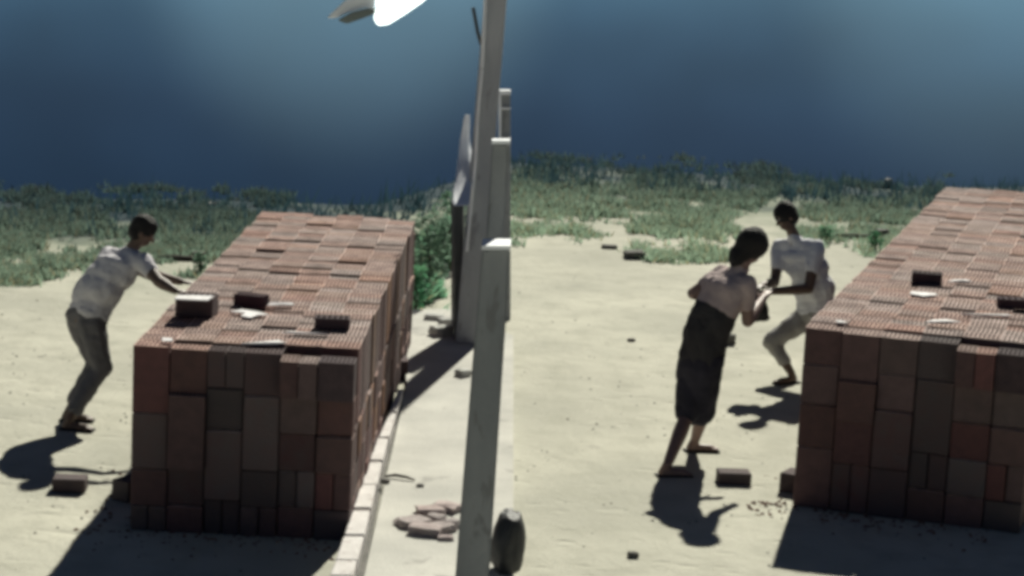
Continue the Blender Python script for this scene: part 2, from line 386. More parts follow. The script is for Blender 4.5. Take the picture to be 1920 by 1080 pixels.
def brick_stack(P1, P2, h, sc, nrow, label, front, seed):
    """front: for every column, blocks from the top down as (units, material, proud, number side by side)"""
    rnd = random.Random(seed)
    d = (P2 - P1); d.z = 0; d.normalize(); rz = math.atan2(-d.x, d.y)
    root = thing('brick_stack', label, 'brick stack', (P1.x, P1.y, 0), rz)
    root_m = Matrix.Translation((P1.x, P1.y, 0)) @ Matrix.Rotation(rz, 4, 'Z')
    uw, ud, uh = UW * sc, UD * sc, h / 5
    mats = ['brick_red', 'brick_brown', 'brick_red', 'brick_orange', 'brick_grey', 'brick_brown']
    cache = {}
    def blk(kind, w_, d_, h_, mt):
        k = (kind, round(w_, 3), round(d_, 3), round(h_, 3), mt)
        if k not in cache:
            me = holed_block(w_, d_, h_, 8 if w_ > .15 else 4) if kind == 'holed' else box_mesh(w_, d_, h_, .008)
            me.materials.append(M[mt]); cache[k] = me
        return cache[k]
    count = 0
    def put(me, x, y, z, tilt=.012, turn=.01):
        o = bpy.data.objects.new('brick', me); COL.objects.link(o); o.parent = root
        o.location = (x, y, z); o.rotation_euler = (rnd.uniform(-tilt, tilt), rnd.uniform(-tilt, tilt), rnd.uniform(-turn, turn))
        return o
    stuffbm = bmesh.new()
    def add_stuff(x, y, z, w_, d_, h_, k):
        g0 = len(stuffbm.verts); ret = bmesh.ops.create_cube(stuffbm, size=1)
        for v in ret['verts']:
            v.co = Vector(((v.co.x + .5) * w_ + x, (v.co.y + .5) * d_ + y, (v.co.z + .5) * h_ + z))
        for f in {f for v in ret['verts'] for f in v.link_faces}: f.material_index = k
    # front face columns
    for ci, col in enumerate(front):
        z = h + col[0]; prevx = ci * uw
        for (u_, mt, proud, n) in col[1]:
            hh = u_ * uh; z -= hh
            if z < -.001: hh += z; z = 0
            if hh < .03: break
            first = abs((z + hh) - (h + col[0])) < 1e-4
            for k in range(n):
                ww = uw / n - .007
                me = blk('holed' if (first or proud > .02) else 'plain', ww, ud - .004, hh - .006, mt)
                put(me, prevx + k * uw / n + .002, -proud + rnd.uniform(-.012, .010), z, .006, .016); count += 1
    # top surface rows behind the front row
    cand = []
    for r in range(1, nrow):
        shift = rnd.uniform(-.012, .012)
        for c_ in range(6):
            x = c_ * uw + shift * .5; y = r * ud
            low = (r >= nrow - 2 and c_ == 5 and nrow < 34)
            dz = rnd.uniform(-.005, .005) + (rnd.choice((0, 0, 0, 0, 0, -.012, .008)) )
            px, py = proj(root_m @ Vector((x + uw / 2, y, h)))
            vis = -30 < px < 1950
            # distance cue: nearer rows first
            cand.append((vis, y, c_, x, h + dz))
    top_h = 2 * uh
    for vis, y, c_, x, zt in cand:
        mt = rnd.choice(['brick_red', 'brick_brown', 'brick_red', 'brick_brown', 'brick_orange'])
        yj = y + rnd.uniform(-.006, .006)
        if vis and count < 236:
            put(blk('holed', uw - .004, ud - .005, top_h, mt), x + .002, yj, zt - top_h, .008, .012); count += 1
        else: add_stuff(x + .002, yj, zt - top_h, uw - .004, ud - .005, top_h, mats.index(mt))
    # sides under the top blocks: right side visible for the first stack
    for side in (0, 1):
        for r in range(1, nrow):
            z = h - top_h - .03
            y = r * ud
            for u_ in (1, 1, 1):
                hh = min(u_ * uh, z); z -= hh
                x = (5 * uw if side else 0) + .002 + (rnd.uniform(-.008, .009))
                px, py = proj(root_m @ Vector((6 * uw, y, h / 2)))
                mt = rnd.choice(['brick_orange', 'brick_red', 'brick_brown', 'brick_red', 'brick_grey', 'brick_brown'])
                if side and 0 < px < 1930 and count < 292:
                    put(blk('plain', uw - .004, ud - .006, hh - .004, mt), x, y, max(0, z), .004, .012); count += 1
                else: add_stuff(x, y, max(0, z), uw - .004, ud - .006, hh - .004, mats.index(mt))
    # the inside of the stack
    add_stuff(.06, ud * .9, 0, 6 * uw - .12, (nrow - 1.0) * ud, h - top_h - .03, 1)
    for c_ in range(6):
        for k in range(3): add_stuff(c_ * uw + .004, nrow * ud - .012, k * uh * 1.5, uw - .008, ud * .5, uh * 1.45, k)
    bmesh.ops.recalc_face_normals(stuffbm, faces=stuffbm.faces)
    me = bm_mesh(stuffbm)
    for mt in mats[:2] + ['brick_red', 'brick_orange', 'brick_grey', 'brick_brown']: me.materials.append(M[mt])
    o = link('packed_bricks', me, None, root); o['kind'] = 'stuff'
    return root, root_m

R_, B_, G_, O_, D_, C_ = 'brick_red', 'brick_brown', 'brick_grey', 'brick_orange', 'brick_dark', 'brick_char'
frontL = [
    (0,    [(1.8, R_, 0, 1), (1.5, G_, .012, 1), (1, R_, 0, 1), (1, B_, .008, 2)]),
    (-.01, [(1.2, B_, 0, 1), (2, R_, .045, 1), (1, G_, 0, 1), (1, R_, .006, 1)]),
    (-.01, [(1, C_, 0, 2), (1.1, C_, .006, 1), (1.9, G_, .018, 1), (1.2, C_, 0, 2)]),
    (-.01, [(1.15, C_, 0, 1), (2, G_, .01, 1), (1, C_, 0, 1), (1, R_, .008, 2)]),
    (-.035, [(1, R_, .10, 2), (1, B_, .015, 1), (1, G_, 0, 1), (1, G_, .006, 2), (1.2, R_, 0, 1)]),
    (-.03, [(1.05, D_, .075, 1), (1, B_, 0, 1), (1, B_, .01, 1), (1, R_, 0, 2), (1.1, C_, 0, 1)]),
]
frontR = [
    (0,    [(1, R_, 0, 1), (1.1, R_, .006, 1), (1.2, B_, .01, 1), (2, R_, 0, 1)]),
    (-.01, [(1.3, R_, 0, 1), (1.1, B_, .045, 1), (1.2, R_, .02, 1), (1.4, G_, 0, 2)]),
    (-.01, [(1.0, B_, 0, 1), (1, R_, .01, 1), (1.6, G_, .018, 1), (1.4, C_, 0, 1)]),
    (-.01, [(1.05, C_, 0, 1), (2, G_, .01, 1), (1, C_, 0, 2), (1, B_, 0, 1)]),
    (-.035, [(1, R_, .10, 2), (1, B_, .015, 1), (1, R_, 0, 1), (1, G_, .006, 1), (1.2, R_, 0, 1)]),
    (-.03, [(1.05, D_, .075, 1), (1, B_, 0, 1), (1, B_, .01, 1), (1, R_, 0, 2), (1.1, C_, 0, 1)]),
]
HL, HR = 1.2, 1.27
stackL, mL = brick_stack(at_z(250, 645, HL), at_z(490, 400, HL), HL, 1.0, 31,
    'long stack of hollow clay bricks beside the white kerb and concrete posts', frontL, 3)
stackR, mR = brick_stack(at_z(1510, 612, HR), at_z(1780, 345, HR), HR, 1.12, 42,
    'long brick stack at the right edge, beside the two struggling people', frontR, 5)

# loose bricks (lying things, each its own)
def loose_brick(px, py, z, size, rz, label, mt, mt_top=None, group=None, holes=True):
    p = at_z(px, py, z); 
    me = holed_block(size[0], size[1], size[2], 6, 2, .02) if holes else box_mesh(*size, .006)
    for v in me.vertices: v.co.x -= size[0] / 2
    o = link('loose_brick', me, M[mt]); o.location = (p.x, p.y, z); o.rotation_euler = (0, 0, rz)
    return tag(o, label, 'brick', group)
loose_brick(363, 594, HL + .012, (.25, .2, .13), -.06, 'dark block with white top on the first stack, by the man\'s hands', 'brick_char')
loose_brick(464, 575, HL + .012, (.215, .12, .08), -.32, 'dark red loose brick on the first stack, right of the white topped block', 'brick_dark')
loose_brick(622, 617, HL + .012, (.23, .14, .07), .04, 'dark brick lying loose at the right edge of the first stack', 'brick_dark')
loose_brick(1737, 532, HR + .012, (.235, .14, .08), -.2, 'dark red brick lying loose on the second stack behind a white scrap', 'brick_dark')
loose_brick(1912, 580, HR + .012, (.3, .14, .07), -.05, 'dark brick lying loose on the second stack at the right picture edge', 'brick_dark')
loose_brick(128, 924, .0, (.22, .16, .09), .06, 'brick lying on the pale ground in the shadow of the bending man', 'brick_char', holes=False)
loose_brick(224, 940, .0, (.14, .2, .14), -.5, 'dark brick leaning at the front left foot of the first stack', 'brick_char', holes=False)
loose_brick(1378, 911, .0, (.235, .16, .09), .06, 'brick lying alone on the pale ground between the two people and the second stack', 'brick_char', holes=False)
loose_brick(1478, 925, .0, (.15, .2, .14), -.5, 'dark brick at the front left foot of the second stack', 'brick_char', holes=False)
loose_brick(748, 712, .0, (.15, .25, .16), .1, 'dark block at the far end of the kerb, against the first stack', 'brick_char', holes=False)

# white top of the first block: a flat white piece on it
def scrap(px, py, z, pts, label, mt='scrap', thick=.006, seed=0):
    p = at_z(px, py, z); rn = random.Random(seed)
    k = len(pts); V = [(x, y, .001 + rn.uniform(0, .004)) for x, y in pts] + [(x, y, thick + rn.uniform(0, .012)) for x, y in pts]
    me = mesh('scrap', V, [tuple(range(k))[::-1], tuple(range(k, 2*k))] + [(i, (i+1) % k, (i+1) % k + k, i + k) for i in range(k)])
    o = link('plastic_scrap', me, M[mt]); o.location = p; return tag(o, label, 'scrap')
scrap(363, 562, HL + .146, [(-.12, -.05), (.10, -.06), (.12, .10), (-.02, .13), (-.12, .10)], 'flat white piece on the dark block at the left edge of the first stack', seed=1)
scrap(465, 592, HL + .012, [(-.13, .06), (-.02, .04), (-.04, -.07), (.03, -.10), (.07, .0), (.14, .03), (.05, .10), (-.06, .13)], 'white torn scrap below the middle loose brick on the first stack', seed=2)
scrap(525, 575, HL + .014, [(-.12, -.02), (.02, .02), (.09, .06), (.07, .12), (-.04, .07), (-.14, .02)], 'thin white scrap right of the middle loose brick on the first stack', seed=3)
scrap(505, 645, HL + .0, [(-.17, -.07), (-.02, -.04), (.10, .0), (.05, .07), (-.05, .03)], 'white torn scrap at the front edge of the first stack', seed=4)
scrap(575, 627, HL + .012, [(-.15, -.03), (.15, -.01), (.14, .04), (-.10, .02)], 'long thin pale strip in front of the right loose brick on the first stack', seed=5)
scrap(317, 640, HL + .012, [(-.04, -.02), (.03, -.04), (.01, .05), (-.05, .04)], 'tiny white scrap at the front left corner of the first stack', seed=6)
scrap(1732, 553, HR + .014, [(-.11, -.02), (-.02, -.08), (.10, -.03), (.09, .07), (-.08, .08)], 'white scrap just below the loose brick on the second stack', seed=7)
scrap(1800, 530, HR + .014, [(-.1, -.02), (.02, .02), (.1, .05), (.07, .10), (-.04, .07)], 'thin white scrap right of the loose brick on the second stack', seed=8)
scrap(1765, 605, HR + .010, [(-.13, -.06), (.02, -.02), (.15, .04), (.05, .08), (-.05, .03)], 'white torn scrap at the front edge of the second stack', seed=9)
scrap(1845, 592, HR + .014, [(-.17, -.03), (.2, -.01), (.17, .04), (-.10, .02)], 'long pale strip along the second stack near its front edge', seed=10)
scrap(1579, 606, HR + .012, [(-.035, -.02), (.03, -.03), (.01, .05), (-.04, .04)], 'tiny white scrap at the front left corner of the second stack', seed=11)

# ------------------------------------------------------------------ posts, pole, wall
def lean_post(name, label, cat, bl, br, tl, tr, y, depth, mt, zbase_px=None, cap=None):
    """post given by its visible corners (pixels) in the plane Y=y, with real depth behind it"""
    root = thing(name, label, cat, at_y((bl[0] + br[0]) / 2, (bl[1] + br[1]) / 2, y))
    o0 = root.location
    q = [at_y(*bl, y), at_y(*br, y), at_y(*tr, y), at_y(*tl, y)]
    V = [p - o0 for p in q] + [p - o0 + Vector((0, depth, 0)) for p in q]
    me = mesh(name, V, [(0, 1, 2, 3), (7, 6, 5, 4), (0, 4, 5, 1), (1, 5, 6, 2), (2, 6, 7, 3), (3, 7, 4, 0)])
    bm = bmesh.new(); bm.from_mesh(me); bmesh.ops.recalc_face_normals(bm, faces=bm.faces)
    bmesh.ops.bevel(bm, geom=bm.edges[:], offset=.012, segments=2, affect='EDGES'); bm.to_mesh(me); bm.free()
    link('shaft', me, mt, root)
    if cap:
        t0, t1 = at_y(*tl, y) - o0, at_y(*tr, y) - o0
        V = []
        for dz in (0.002, cap):
            for p, sx in ((t0, -.0), (t1, .0)):
                V.append(p + Vector((sx, -.03, dz)))
            for p, sx in ((t1, .0), (t0, -.0)):
                V.append(p + Vector((sx, depth + .03, dz)))
        me = mesh('cap', V, [(3, 2, 1, 0), (4, 5, 6, 7)] + [(k, (k+1) % 4, (k+1) % 4 + 4, k + 4) for k in range(4)])
        link('cap', me, M['white_paint'], root)
    return root
gz = lambda px, y: None
# near post: foot below the frame
pn = at_z(880, 1170, PZ); YN = pn.y
near_post = lean_post('concrete_post', 'near grey concrete post with a white top, rising from the bottom of the picture', 'post',
    (846, 1172), (911, 1175), (903, 468), (957, 468), YN, .2, M['concrete'], cap=.025)
YT = at_z(872, 645, PZ).y
tall = lean_post('utility_pole', 'tall grey concrete pole behind the near posts, reaching past the top of the picture', 'pole',
    (853, 645), (897, 647), (913, -60), (955, -60), YT, .2, M['concrete_pale'])
o0 = Vector(tall.location)
link('edge_highlight', tube_mesh([at_y(904, 130, YT) - o0 + Vector((-.0, -.02, 0)), at_y(896, 215, YT) - o0 + Vector((0, -.02, 0)), at_y(892, 300, YT) - o0 + Vector((0, -.02, 0)), at_y(875, 470, YT) - o0 + Vector((0, -.02, 0))], .014), M['white_paint'], tall)  # white tubes added to paint the highlight on the pole's left edge
link('edge_highlight', tube_mesh([at_y(912, -40, YT) - o0 + Vector((0, -.02, 0)), at_y(904, 128, YT) - o0 + Vector((0, -.02, 0))], .016), M['white_paint'], tall)
link('bracket', tube_mesh([at_y(887, 14, YT) - o0, at_y(891, 35, YT) - o0, at_y(896, 62, YT) - o0, at_y(902, 84, YT) - o0 + Vector((0, .05, 0))], .016), M['dark_metal'], tall)
# middle post between them
pm_ = at_z(886, 1124, PZ)
mid = lean_post('concrete_post', 'middle concrete post with a white top, between the near post and the tall pole', 'post',
    (869, 1124), (905, 1126), (922, 270), (956, 270), pm_.y, .05, M['concrete'], cap=.022)
# small window frame structure: a low hut wall behind the posts
yh = YT + 1.6
wz = at_y(945, 300, yh)
hut = thing('hut_wall', 'narrow strip of hut wall with a white framed window behind the posts', 'wall', (at_y(945, 600, yh).x, yh, 0))
o0 = Vector(hut.location)
def panel(name, x0, y0, x1, y1, yy, dep, mt, parent, o0):
    q = [at_y(x0, y1, yy), at_y(x1, y1, yy), at_y(x1, y0, yy), at_y(x0, y0, yy)]
    V = [p - o0 for p in q] + [p - o0 + Vector((0, dep, 0)) for p in q]
    me = mesh(name, V, [(0, 1, 2, 3), (7, 6, 5, 4), (0, 4, 5, 1), (1, 5, 6, 2), (2, 6, 7, 3), (3, 7, 4, 0)])
    return link(name, me, mt, parent)
gy = proj((wz.x, yh, 0))[1]
panel('wall', 936, 262, 957, gy, yh, .15, M['concrete'], hut, o0)
panel('window_frame', 935, 170, 957, 178, yh - .005, .15, M['white_paint'], hut, o0)
panel('window_frame', 935, 178.5, 939, 258, yh - .005, .15, M['white_paint'], hut, o0)
panel('shutter', 939.5, 178.5, 957, 258, yh + .03, .05, M['concrete'], hut, o0)
panel('window_frame', 940, 202, 957, 205, yh, .03, M['white_paint'], hut, o0)
panel('window_frame', 935, 258.5, 957, 261.5, yh - .005, .15, M['white_paint'], hut, o0)
leafr = random.Random(4)

# dark gate end with a white sheet on it, left of the tall pole
yg = YT + .5
gate = thing('gate', 'dark narrow gate end standing against the left of the tall pole', 'gate', (at_y(860, 600, yg).x, yg, 0))
o0 = Vector(gate.location)
gy = proj((o0.x, yg, 0))[1]
panel('frame_post', 846, 378, 851, gy, yg - .02, .06, M['concrete'], gate, o0)
panel('gate_leaf', 851.5, 384, 868, gy, yg - .4, .5, M['dark_metal'], gate, o0)
yy = yg - .06
sheet = thing('cloth', 'crumpled white sheet hung high on the gate beside the tall pole', 'cloth', at_y(866, 384, yy)); o0 = Vector(sheet.location)
rows = [(872, 880, 214), (868, 881, 240), (863, 880, 262), (860, 884, 285), (857, 886, 310), (854, 885, 335), (850, 883, 355), (848, 882, 372), (849, 880, 388)]
V = []; 
for i, (xa, xb, y_) in enumerate(rows):
    for k in range(7):
        x_ = xa + (xb - xa) * k / 6
        V.append(at_y(x_, y_ + 3 * noise.noise(Vector((k * .8, i, 0))), yy - max(0, i - 2) * .13 + .05 * noise.noise(Vector((k * .9, i * .7, 3)))) - o0)
F = [(i*7+k, i*7+k+1, (i+1)*7+k+1, (i+1)*7+k) for i in range(len(rows)-1) for k in range(6)]
o = link('drape', mesh('sheet', V, F), M['white_paint'], sheet, smooth=True)
sm = o.modifiers.new('thick', 'SOLIDIFY'); sm.thickness = .012; 
o.modifiers.new('s', 'SUBSURF').render_levels = 1

# dark thing right of the near post
dk = at_z(950, 1072, PZ)
bb = bmesh.new(); bmesh.ops.create_icosphere(bb, subdivisions=4, radius=.5)
for v in bb.verts:
    q = v.co.copy(); v.co *= 1 + .22 * noise.noise(q * 2.2 + Vector((4, 0, 0))) + .07 * noise.noise(q * 6)
    v.co.z = max(min(v.co.z, .36 + .05 * noise.noise(q * 5)), -.42); v.co.x = v.co.x * (.25 - .09 * (q.z + .5)) + .02 * q.z; v.co.y *= .34; v.co.z = (v.co.z + .42) * .44
o = link('sack', bm_mesh(bb), M['tarp'], smooth=True); o.location = (dk.x, dk.y + .05, PZ)
tag(o, 'dark sack slumped on the pavement right of the near concrete post', 'sack')

# ------------------------------------------------------------------ lamp (top of the picture)
yl = YN + .4
lo = at_y(690, 8, yl)
lamp = thing('street_lamp', 'grey lamp head with a glaring white lens at the top of the picture', 'lamp', lo)
o0 = Vector(lamp.location)
def prism(name, pts, yy, dep, mt, parent, o0):
    q = [at_y(x, y, yy) - o0 for x, y in pts]; k = len(q)
    V = q + [p + Vector((0, dep, 0)) for p in q]
    me = mesh(name, V, [tuple(range(k)), tuple(range(k, 2*k))[::-1]] + [(i, i + k, (i+1) % k + k, (i+1) % k) for i in range(k)])
    bm = bmesh.new(); bm.from_mesh(me); bmesh.ops.recalc_face_normals(bm, faces=bm.faces)
    bmesh.ops.bevel(bm, geom=bm.edges[:], offset=.006, segments=2, affect='EDGES'); bm.to_mesh(me); bm.free()
    return link(name, me, mt, parent)
prism('lens', [(700, 34), (722, -30), (822, -30), (792, 4), (760, 26), (728, 46), (708, 48)], yl, .16, M['lit'], lamp, o0)
prism('housing', [(632, 38), (655, 25), (690, 16), (706, 20), (700, 27), (676, 36), (650, 45)], yl - .02, .2, M['lamp_grey'], lamp, o0)
prism('reflector', [(612, 34), (648, 0), (706, -10), (704, 15), (686, 14), (652, 24), (630, 34)], yl + .02, .12, M['white_paint'], lamp, o0)
prism('lamp_arm', [(800, -34), (830, -44), (926, -44), (926, -58), (800, -58)], yl + .02, .06, M['lamp_grey'], lamp, o0)

# ------------------------------------------------------------------ rubble, stones, sticks
def lump(name, px, py, size, rz, label, cat, mt, z=0., seed=1, amt=.1, group=None, sm_=False):
    o = link(name, rough_mesh(*size, seed, amt), M[mt], smooth=sm_); p = at_z(px, py, z); o.location = (p.x, p.y, z - .006); o.rotation_euler = (0, 0, rz)
    return tag(o, label, cat, group)
for i, (x, y, s, rz, lb) in enumerate((
    (806, 962, (.20, .13, .045), .3, 'pink broken tile at the top left of the rubble on the pavement'),
    (838, 957, (.17, .14, .05), -.4, 'broken tile touching the near post at the top of the rubble'),
    (775, 985, (.21, .16, .05), .5, 'leftmost pink broken tile of the rubble'),
    (800, 1000, (.20, .15, .055), -.2, 'pink broken tile at the bottom left of the rubble'),
    (826, 996, (.17, .15, .05), .9, 'broken tile in the middle of the rubble'),
    (846, 988, (.09, .09, .05), .2, 'small pale chunk by the post at the right of the rubble'),
    (818, 975, (.12, .09, .04), -.7, 'tile fragment in the heart of the rubble'),
    (836, 1012, (.10, .06, .03), .1, 'lowest broken tile of the rubble, nearest the picture bottom'))):
    lump('broken_tile', x, y, s, rz, lb, 'rubble', 'rubble', PZ, 20 + i, .09, 'broken tiles on the pavement by the near post')
o = link('stick', tube_mesh([(0, 0, 0), (.07, .0, .012), (.15, -.03, .01), (.21, -.06, 0)], [.008, .012, .011, .006], 6), M['wood']); o.location = at_z(722, 893, PZ + .012)
tag(o, 'dark stick lying on the pavement next to the kerb', 'stick')
lump('stone', 722, 905, (.06, .05, .03), .2, 'small dark stone under the stick beside the kerb', 'stone', 'stone_dark', PZ, 31)
lump('stone', 788, 912, (.05, .04, .02), .2, 'small flat stone on the pavement right of the stick', 'stone', 'stone_dark', PZ, 32)
for i, (x, y, s, lb) in enumerate(((815, 598, (.18, .14, .05), 'pale flat stone at the back of the pavement below the bush'),
    (838, 610, (.17, .14, .07), 'pale broken block left of the foot of the tall pole'),
    (826, 628, (.20, .16, .09), 'pale block with a dark underside, nearest of the three before the tall pole'),
    (868, 705, (.13, .10, .06), 'white stone on the pavement just left of the near post'))):
    lump('stone', x, y, s, .3 * i, lb, 'stone', 'stone', PZ, 40 + i, .07)
lump('stone', 396, 394, (.11, .10, .10), .3, 'small white stone on the far bank edge behind the first stack', 'stone', 'stone', 0, 51)
lump('stone', 1665, 352, (.12, .1, .14), .3, 'small white stone on the far bank edge left of the second stack', 'stone', 'stone', 0, 52)
lump('stone', 1190, 484, (.24, .2, .09), .3, 'dark flat rock on the sand left of the people, under the grass edge', 'rock', 'stone_dark', 0, 53)
lump('stone', 1142, 466, (.17, .15, .05), .3, 'small dark rock left of the flat rock on the sand', 'rock', 'stone_dark', 0, 54)
lump('stone', 1366, 645, (.10, .13, .10), .3, 'dark stone on the sand right of the boy in dark shorts', 'rock', 'stone_dark', 0, 55)
lump('stone', 1186, 1046, (.06, .05, .04), .3, 'small dark stone in front of the boy near the picture bottom', 'rock', 'stone_dark', 0, 56)
lump('stone', 1183, 640, (.07, .05, .03), .3, 'small pebble alone on the open sand left of the boy', 'rock', 'stone_dark', 0, 57)
lump('stone', 372, 487, (.12, .1, .09), .3, 'dark stone at the end of the log beside the first stack', 'rock', 'stone_dark', 0, 58)
lump('stone', 1652, 444, (.16, .14, .10), .3, 'dark stone at the end of the log beside the second stack', 'rock', 'stone_dark', 0, 59)
for (x0, x1, y_, lb) in ((296, 364, 489, 'thin dark log lying along the grass edge between the man and the first stack'),
                        (1562, 1640, 447, 'thin dark log lying along the grass edge left of the second stack')):
    a = at_z(x0, y_); b_ = at_z(x1, y_ + 1)
    o = link('log', tube_mesh([(0, 0, .03), ((b_ - a).x * .5, .05, .035), ((b_ - a).x, (b_ - a).y, .03)], [.03, .034, .026], 8), M['wood'], smooth=True); o.location = a
    tag(o, lb, 'log')

# pebbles scattered over the sand (nobody could count them)
V = []; F = []
pr = random.Random(12)
for i in range(900):
    p = at_z(pr.uniform(-20, 1940), pr.triangular(430, 1100, 700))
    s = pr.uniform(.004, .011)
    if abs(p.x) > 9: continue
    k = len(V); zz = PZ if False else 0
    for q in ((-1, -1, 0), (1, -1, 0), (1, 1, 0), (-1, 1, 0), (0, 0, 1)):
        V.append((p.x + q[0] * s * pr.uniform(.7, 1.3), p.y + q[1] * s, zz - .002 + q[2] * s * 1.1))
    F += [(k, k+1, k+4), (k+1, k+2, k+4), (k+2, k+3, k+4), (k+3, k, k+4)]
tag(link('pebbles', mesh('pebbles', V, F), M['stone_dark']), 'tiny pebbles and crumbs scattered over the pale sand', 'pebbles', kind='stuff')

V = []; F = []
for root_m_, n_ in ((mL, 420), (mR, 300)):
    for i in range(n_):
        if pr.random() < .5: lp = Vector((-abs(pr.gauss(0, .16)) - .01, pr.uniform(-.2, 6), 0))
        else: lp = Vector((pr.uniform(-.3, 1.35), -abs(pr.gauss(0, .2)) - .02, 0))
        p = root_m_ @ lp; s = pr.uniform(.005, .018); k = len(V)
        for q in ((-1, -1, 0), (1, -1, 0), (1, 1, 0), (-1, 1, 0), (.2, 0, 1)): V.append((p.x + q[0] * s * pr.uniform(.6, 1.3), p.y + q[1] * s * pr.uniform(.6, 1.2), -.002 + q[2] * s))
        F += [(k, k+1, k+4), (k+1, k+2, k+4), (k+2, k+3, k+4), (k+3, k, k+4)]
tag(link('brick_crumbs', mesh('crumbs', V, F), M['brick_orange']), 'reddish brick crumbs scattered round the feet of both stacks', 'crumbs', kind='stuff')

# ------------------------------------------------------------------ grass and weeds
def grass_patch(polys, n, hmin, hmax, label, seed, tint, wid=.012, dark_far=True):
    rg = np.random.RandomState(seed); V = []; T = []
    polys_t = [(np.array([p[0] for p in P]), np.array([p[1] for p in P])) for P, wgt in polys]
    wg = np.array([wgt for P, wgt in polys], float); wg /= wg.sum()
    def inside(px, py, X, Y):
        r = False; j = len(X) - 1
        for i in range(len(X)):
            if (Y[i] > py) != (Y[j] > py) and px < (X[j] - X[i]) * (py - Y[i]) / (Y[j] - Y[i]) + X[i]: r = not r
            j = i
        return r
    cnt = 0; tries = 0
    while cnt < n and tries < n * 16:
        tries += 1
        k = rg.choice(len(polys_t), p=wg); X, Y = polys_t[k]
        px = rg.uniform(X.min(), X.max()); py = rg.uniform(Y.min(), Y.max())
        if not inside(px, py, X, Y): continue
        p = at_z(px, py)
        dens = noise.noise(Vector((p.x * 1.1, p.y * .8, seed))) + .6 * noise.noise(Vector((p.x * 3.7, p.y * 2.6, seed)))
        ed = min(px - X.min(), X.max() - px, py - Y.min(), (Y.max() - py) * 1.0) / 90.0
        if dens + min(.25, ed * .95 - .55) < rg.uniform(-.40, 1.15): continue
        cnt += 1
        # a tuft of 3 blades
        clump = .5 + .9 * max(0, noise.noise(Vector((p.x * 2.3, p.y * 1.6, 9))) + .35)
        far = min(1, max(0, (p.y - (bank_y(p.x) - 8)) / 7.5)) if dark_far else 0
        for b3 in range(3):
            a = rg.uniform(0, 2 * math.pi); h_ = rg.uniform(hmin, hmax) * clump; ww = wid * rg.uniform(.7, 1.6)
            x0, y0 = p.x + rg.normal(0, .03), p.y + rg.normal(0, .03)
            dx, dy = math.cos(a) * ww, math.sin(a) * ww; lx, ly = rg.normal(0, .45) * h_, rg.normal(0, .45) * h_
            V += [(x0 - dx, y0 - dy, -.01), (x0 + dx, y0 + dy, -.01), (x0 + lx, y0 + ly, h_)]
            g_ = rg.uniform(.65, 1.45)
            dry = rg.rand() < .16
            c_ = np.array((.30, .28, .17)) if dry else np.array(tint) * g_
            c_ = c_ * (1 - .85 * far) + np.array((.016, .034, .046)) * far  # far blades coloured darker and bluer to imitate the fading lamplight
            T += [c_] * 3
    V = np.array(V); nf = len(V) // 3
    me = bpy.data.meshes.new('grass'); me.vertices.add(len(V)); me.vertices.foreach_set('co', V.ravel())
    me.loops.add(len(V)); me.loops.foreach_set('vertex_index', np.arange(len(V), dtype=np.int32))
    me.polygons.add(nf); me.polygons.foreach_set('loop_start', np.arange(0, len(V), 3, dtype=np.int32))
    me.update(calc_edges=True)
    ca = me.color_attributes.new('tint', 'FLOAT_COLOR', 'POINT')
    ca.data.foreach_set('color', np.concatenate([np.array(T), np.ones((len(T), 1))], 1).ravel())
    me.validate()
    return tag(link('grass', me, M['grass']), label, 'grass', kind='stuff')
G1 = (.25, .34, .25)
grass_patch([([(-120, 340), (215, 340), (265, 392), (225, 490), (200, 535), (-120, 540)], 3),
             ([(245, 350), (560, 350), (470, 490), (410, 520), (245, 520)], 3)], 15000, .04, .13,
            'low green grass on the bank left of and behind the bending man', 3, G1)
grass_patch([([(860, 290), (1290, 290), (1530, 318), (1410, 400), (1290, 440), (1130, 452), (860, 470)], 5),
             ([(1160, 370), (1400, 365), (1380, 490), (1240, 500), (1150, 470)], 1.6),
             ([(1490, 330), (1790, 328), (1720, 425), (1660, 490), (1600, 480), (1490, 465)], 3)], 17000, .04, .14,
            'low green grass on the bank behind the two people and the second stack', 5, G1)
# sparse reeds added along the bank crest, coloured dark to soften the light's fade
rg = random.Random(77); V = []; T = []
for i in range(9000):
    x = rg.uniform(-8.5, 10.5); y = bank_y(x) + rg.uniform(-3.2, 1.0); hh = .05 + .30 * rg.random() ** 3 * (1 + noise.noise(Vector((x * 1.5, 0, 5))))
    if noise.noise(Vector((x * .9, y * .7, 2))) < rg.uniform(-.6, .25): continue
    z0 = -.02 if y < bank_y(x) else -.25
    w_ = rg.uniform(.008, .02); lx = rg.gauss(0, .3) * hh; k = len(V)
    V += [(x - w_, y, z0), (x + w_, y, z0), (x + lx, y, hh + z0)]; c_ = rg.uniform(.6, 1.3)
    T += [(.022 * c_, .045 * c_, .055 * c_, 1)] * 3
me = mesh('reeds', V, [(i, i + 1, i + 2) for i in range(0, len(V), 3)])
ca = me.color_attributes.new('tint', 'FLOAT_COLOR', 'POINT'); ca.data.foreach_set('color', np.array(T).ravel())
tag(link('reeds', me, M['grass']), 'thin reeds and weeds added along the far bank edge, coloured dark to imitate fading light', 'reeds', kind='stuff')
grass_patch([([(752, 470), (860, 400), (856, 588), (752, 590)], 3)], 7000, .06, .2,
            'tall green grass between the first stack and the tall pole', 8, (.17, .36, .23), .014)

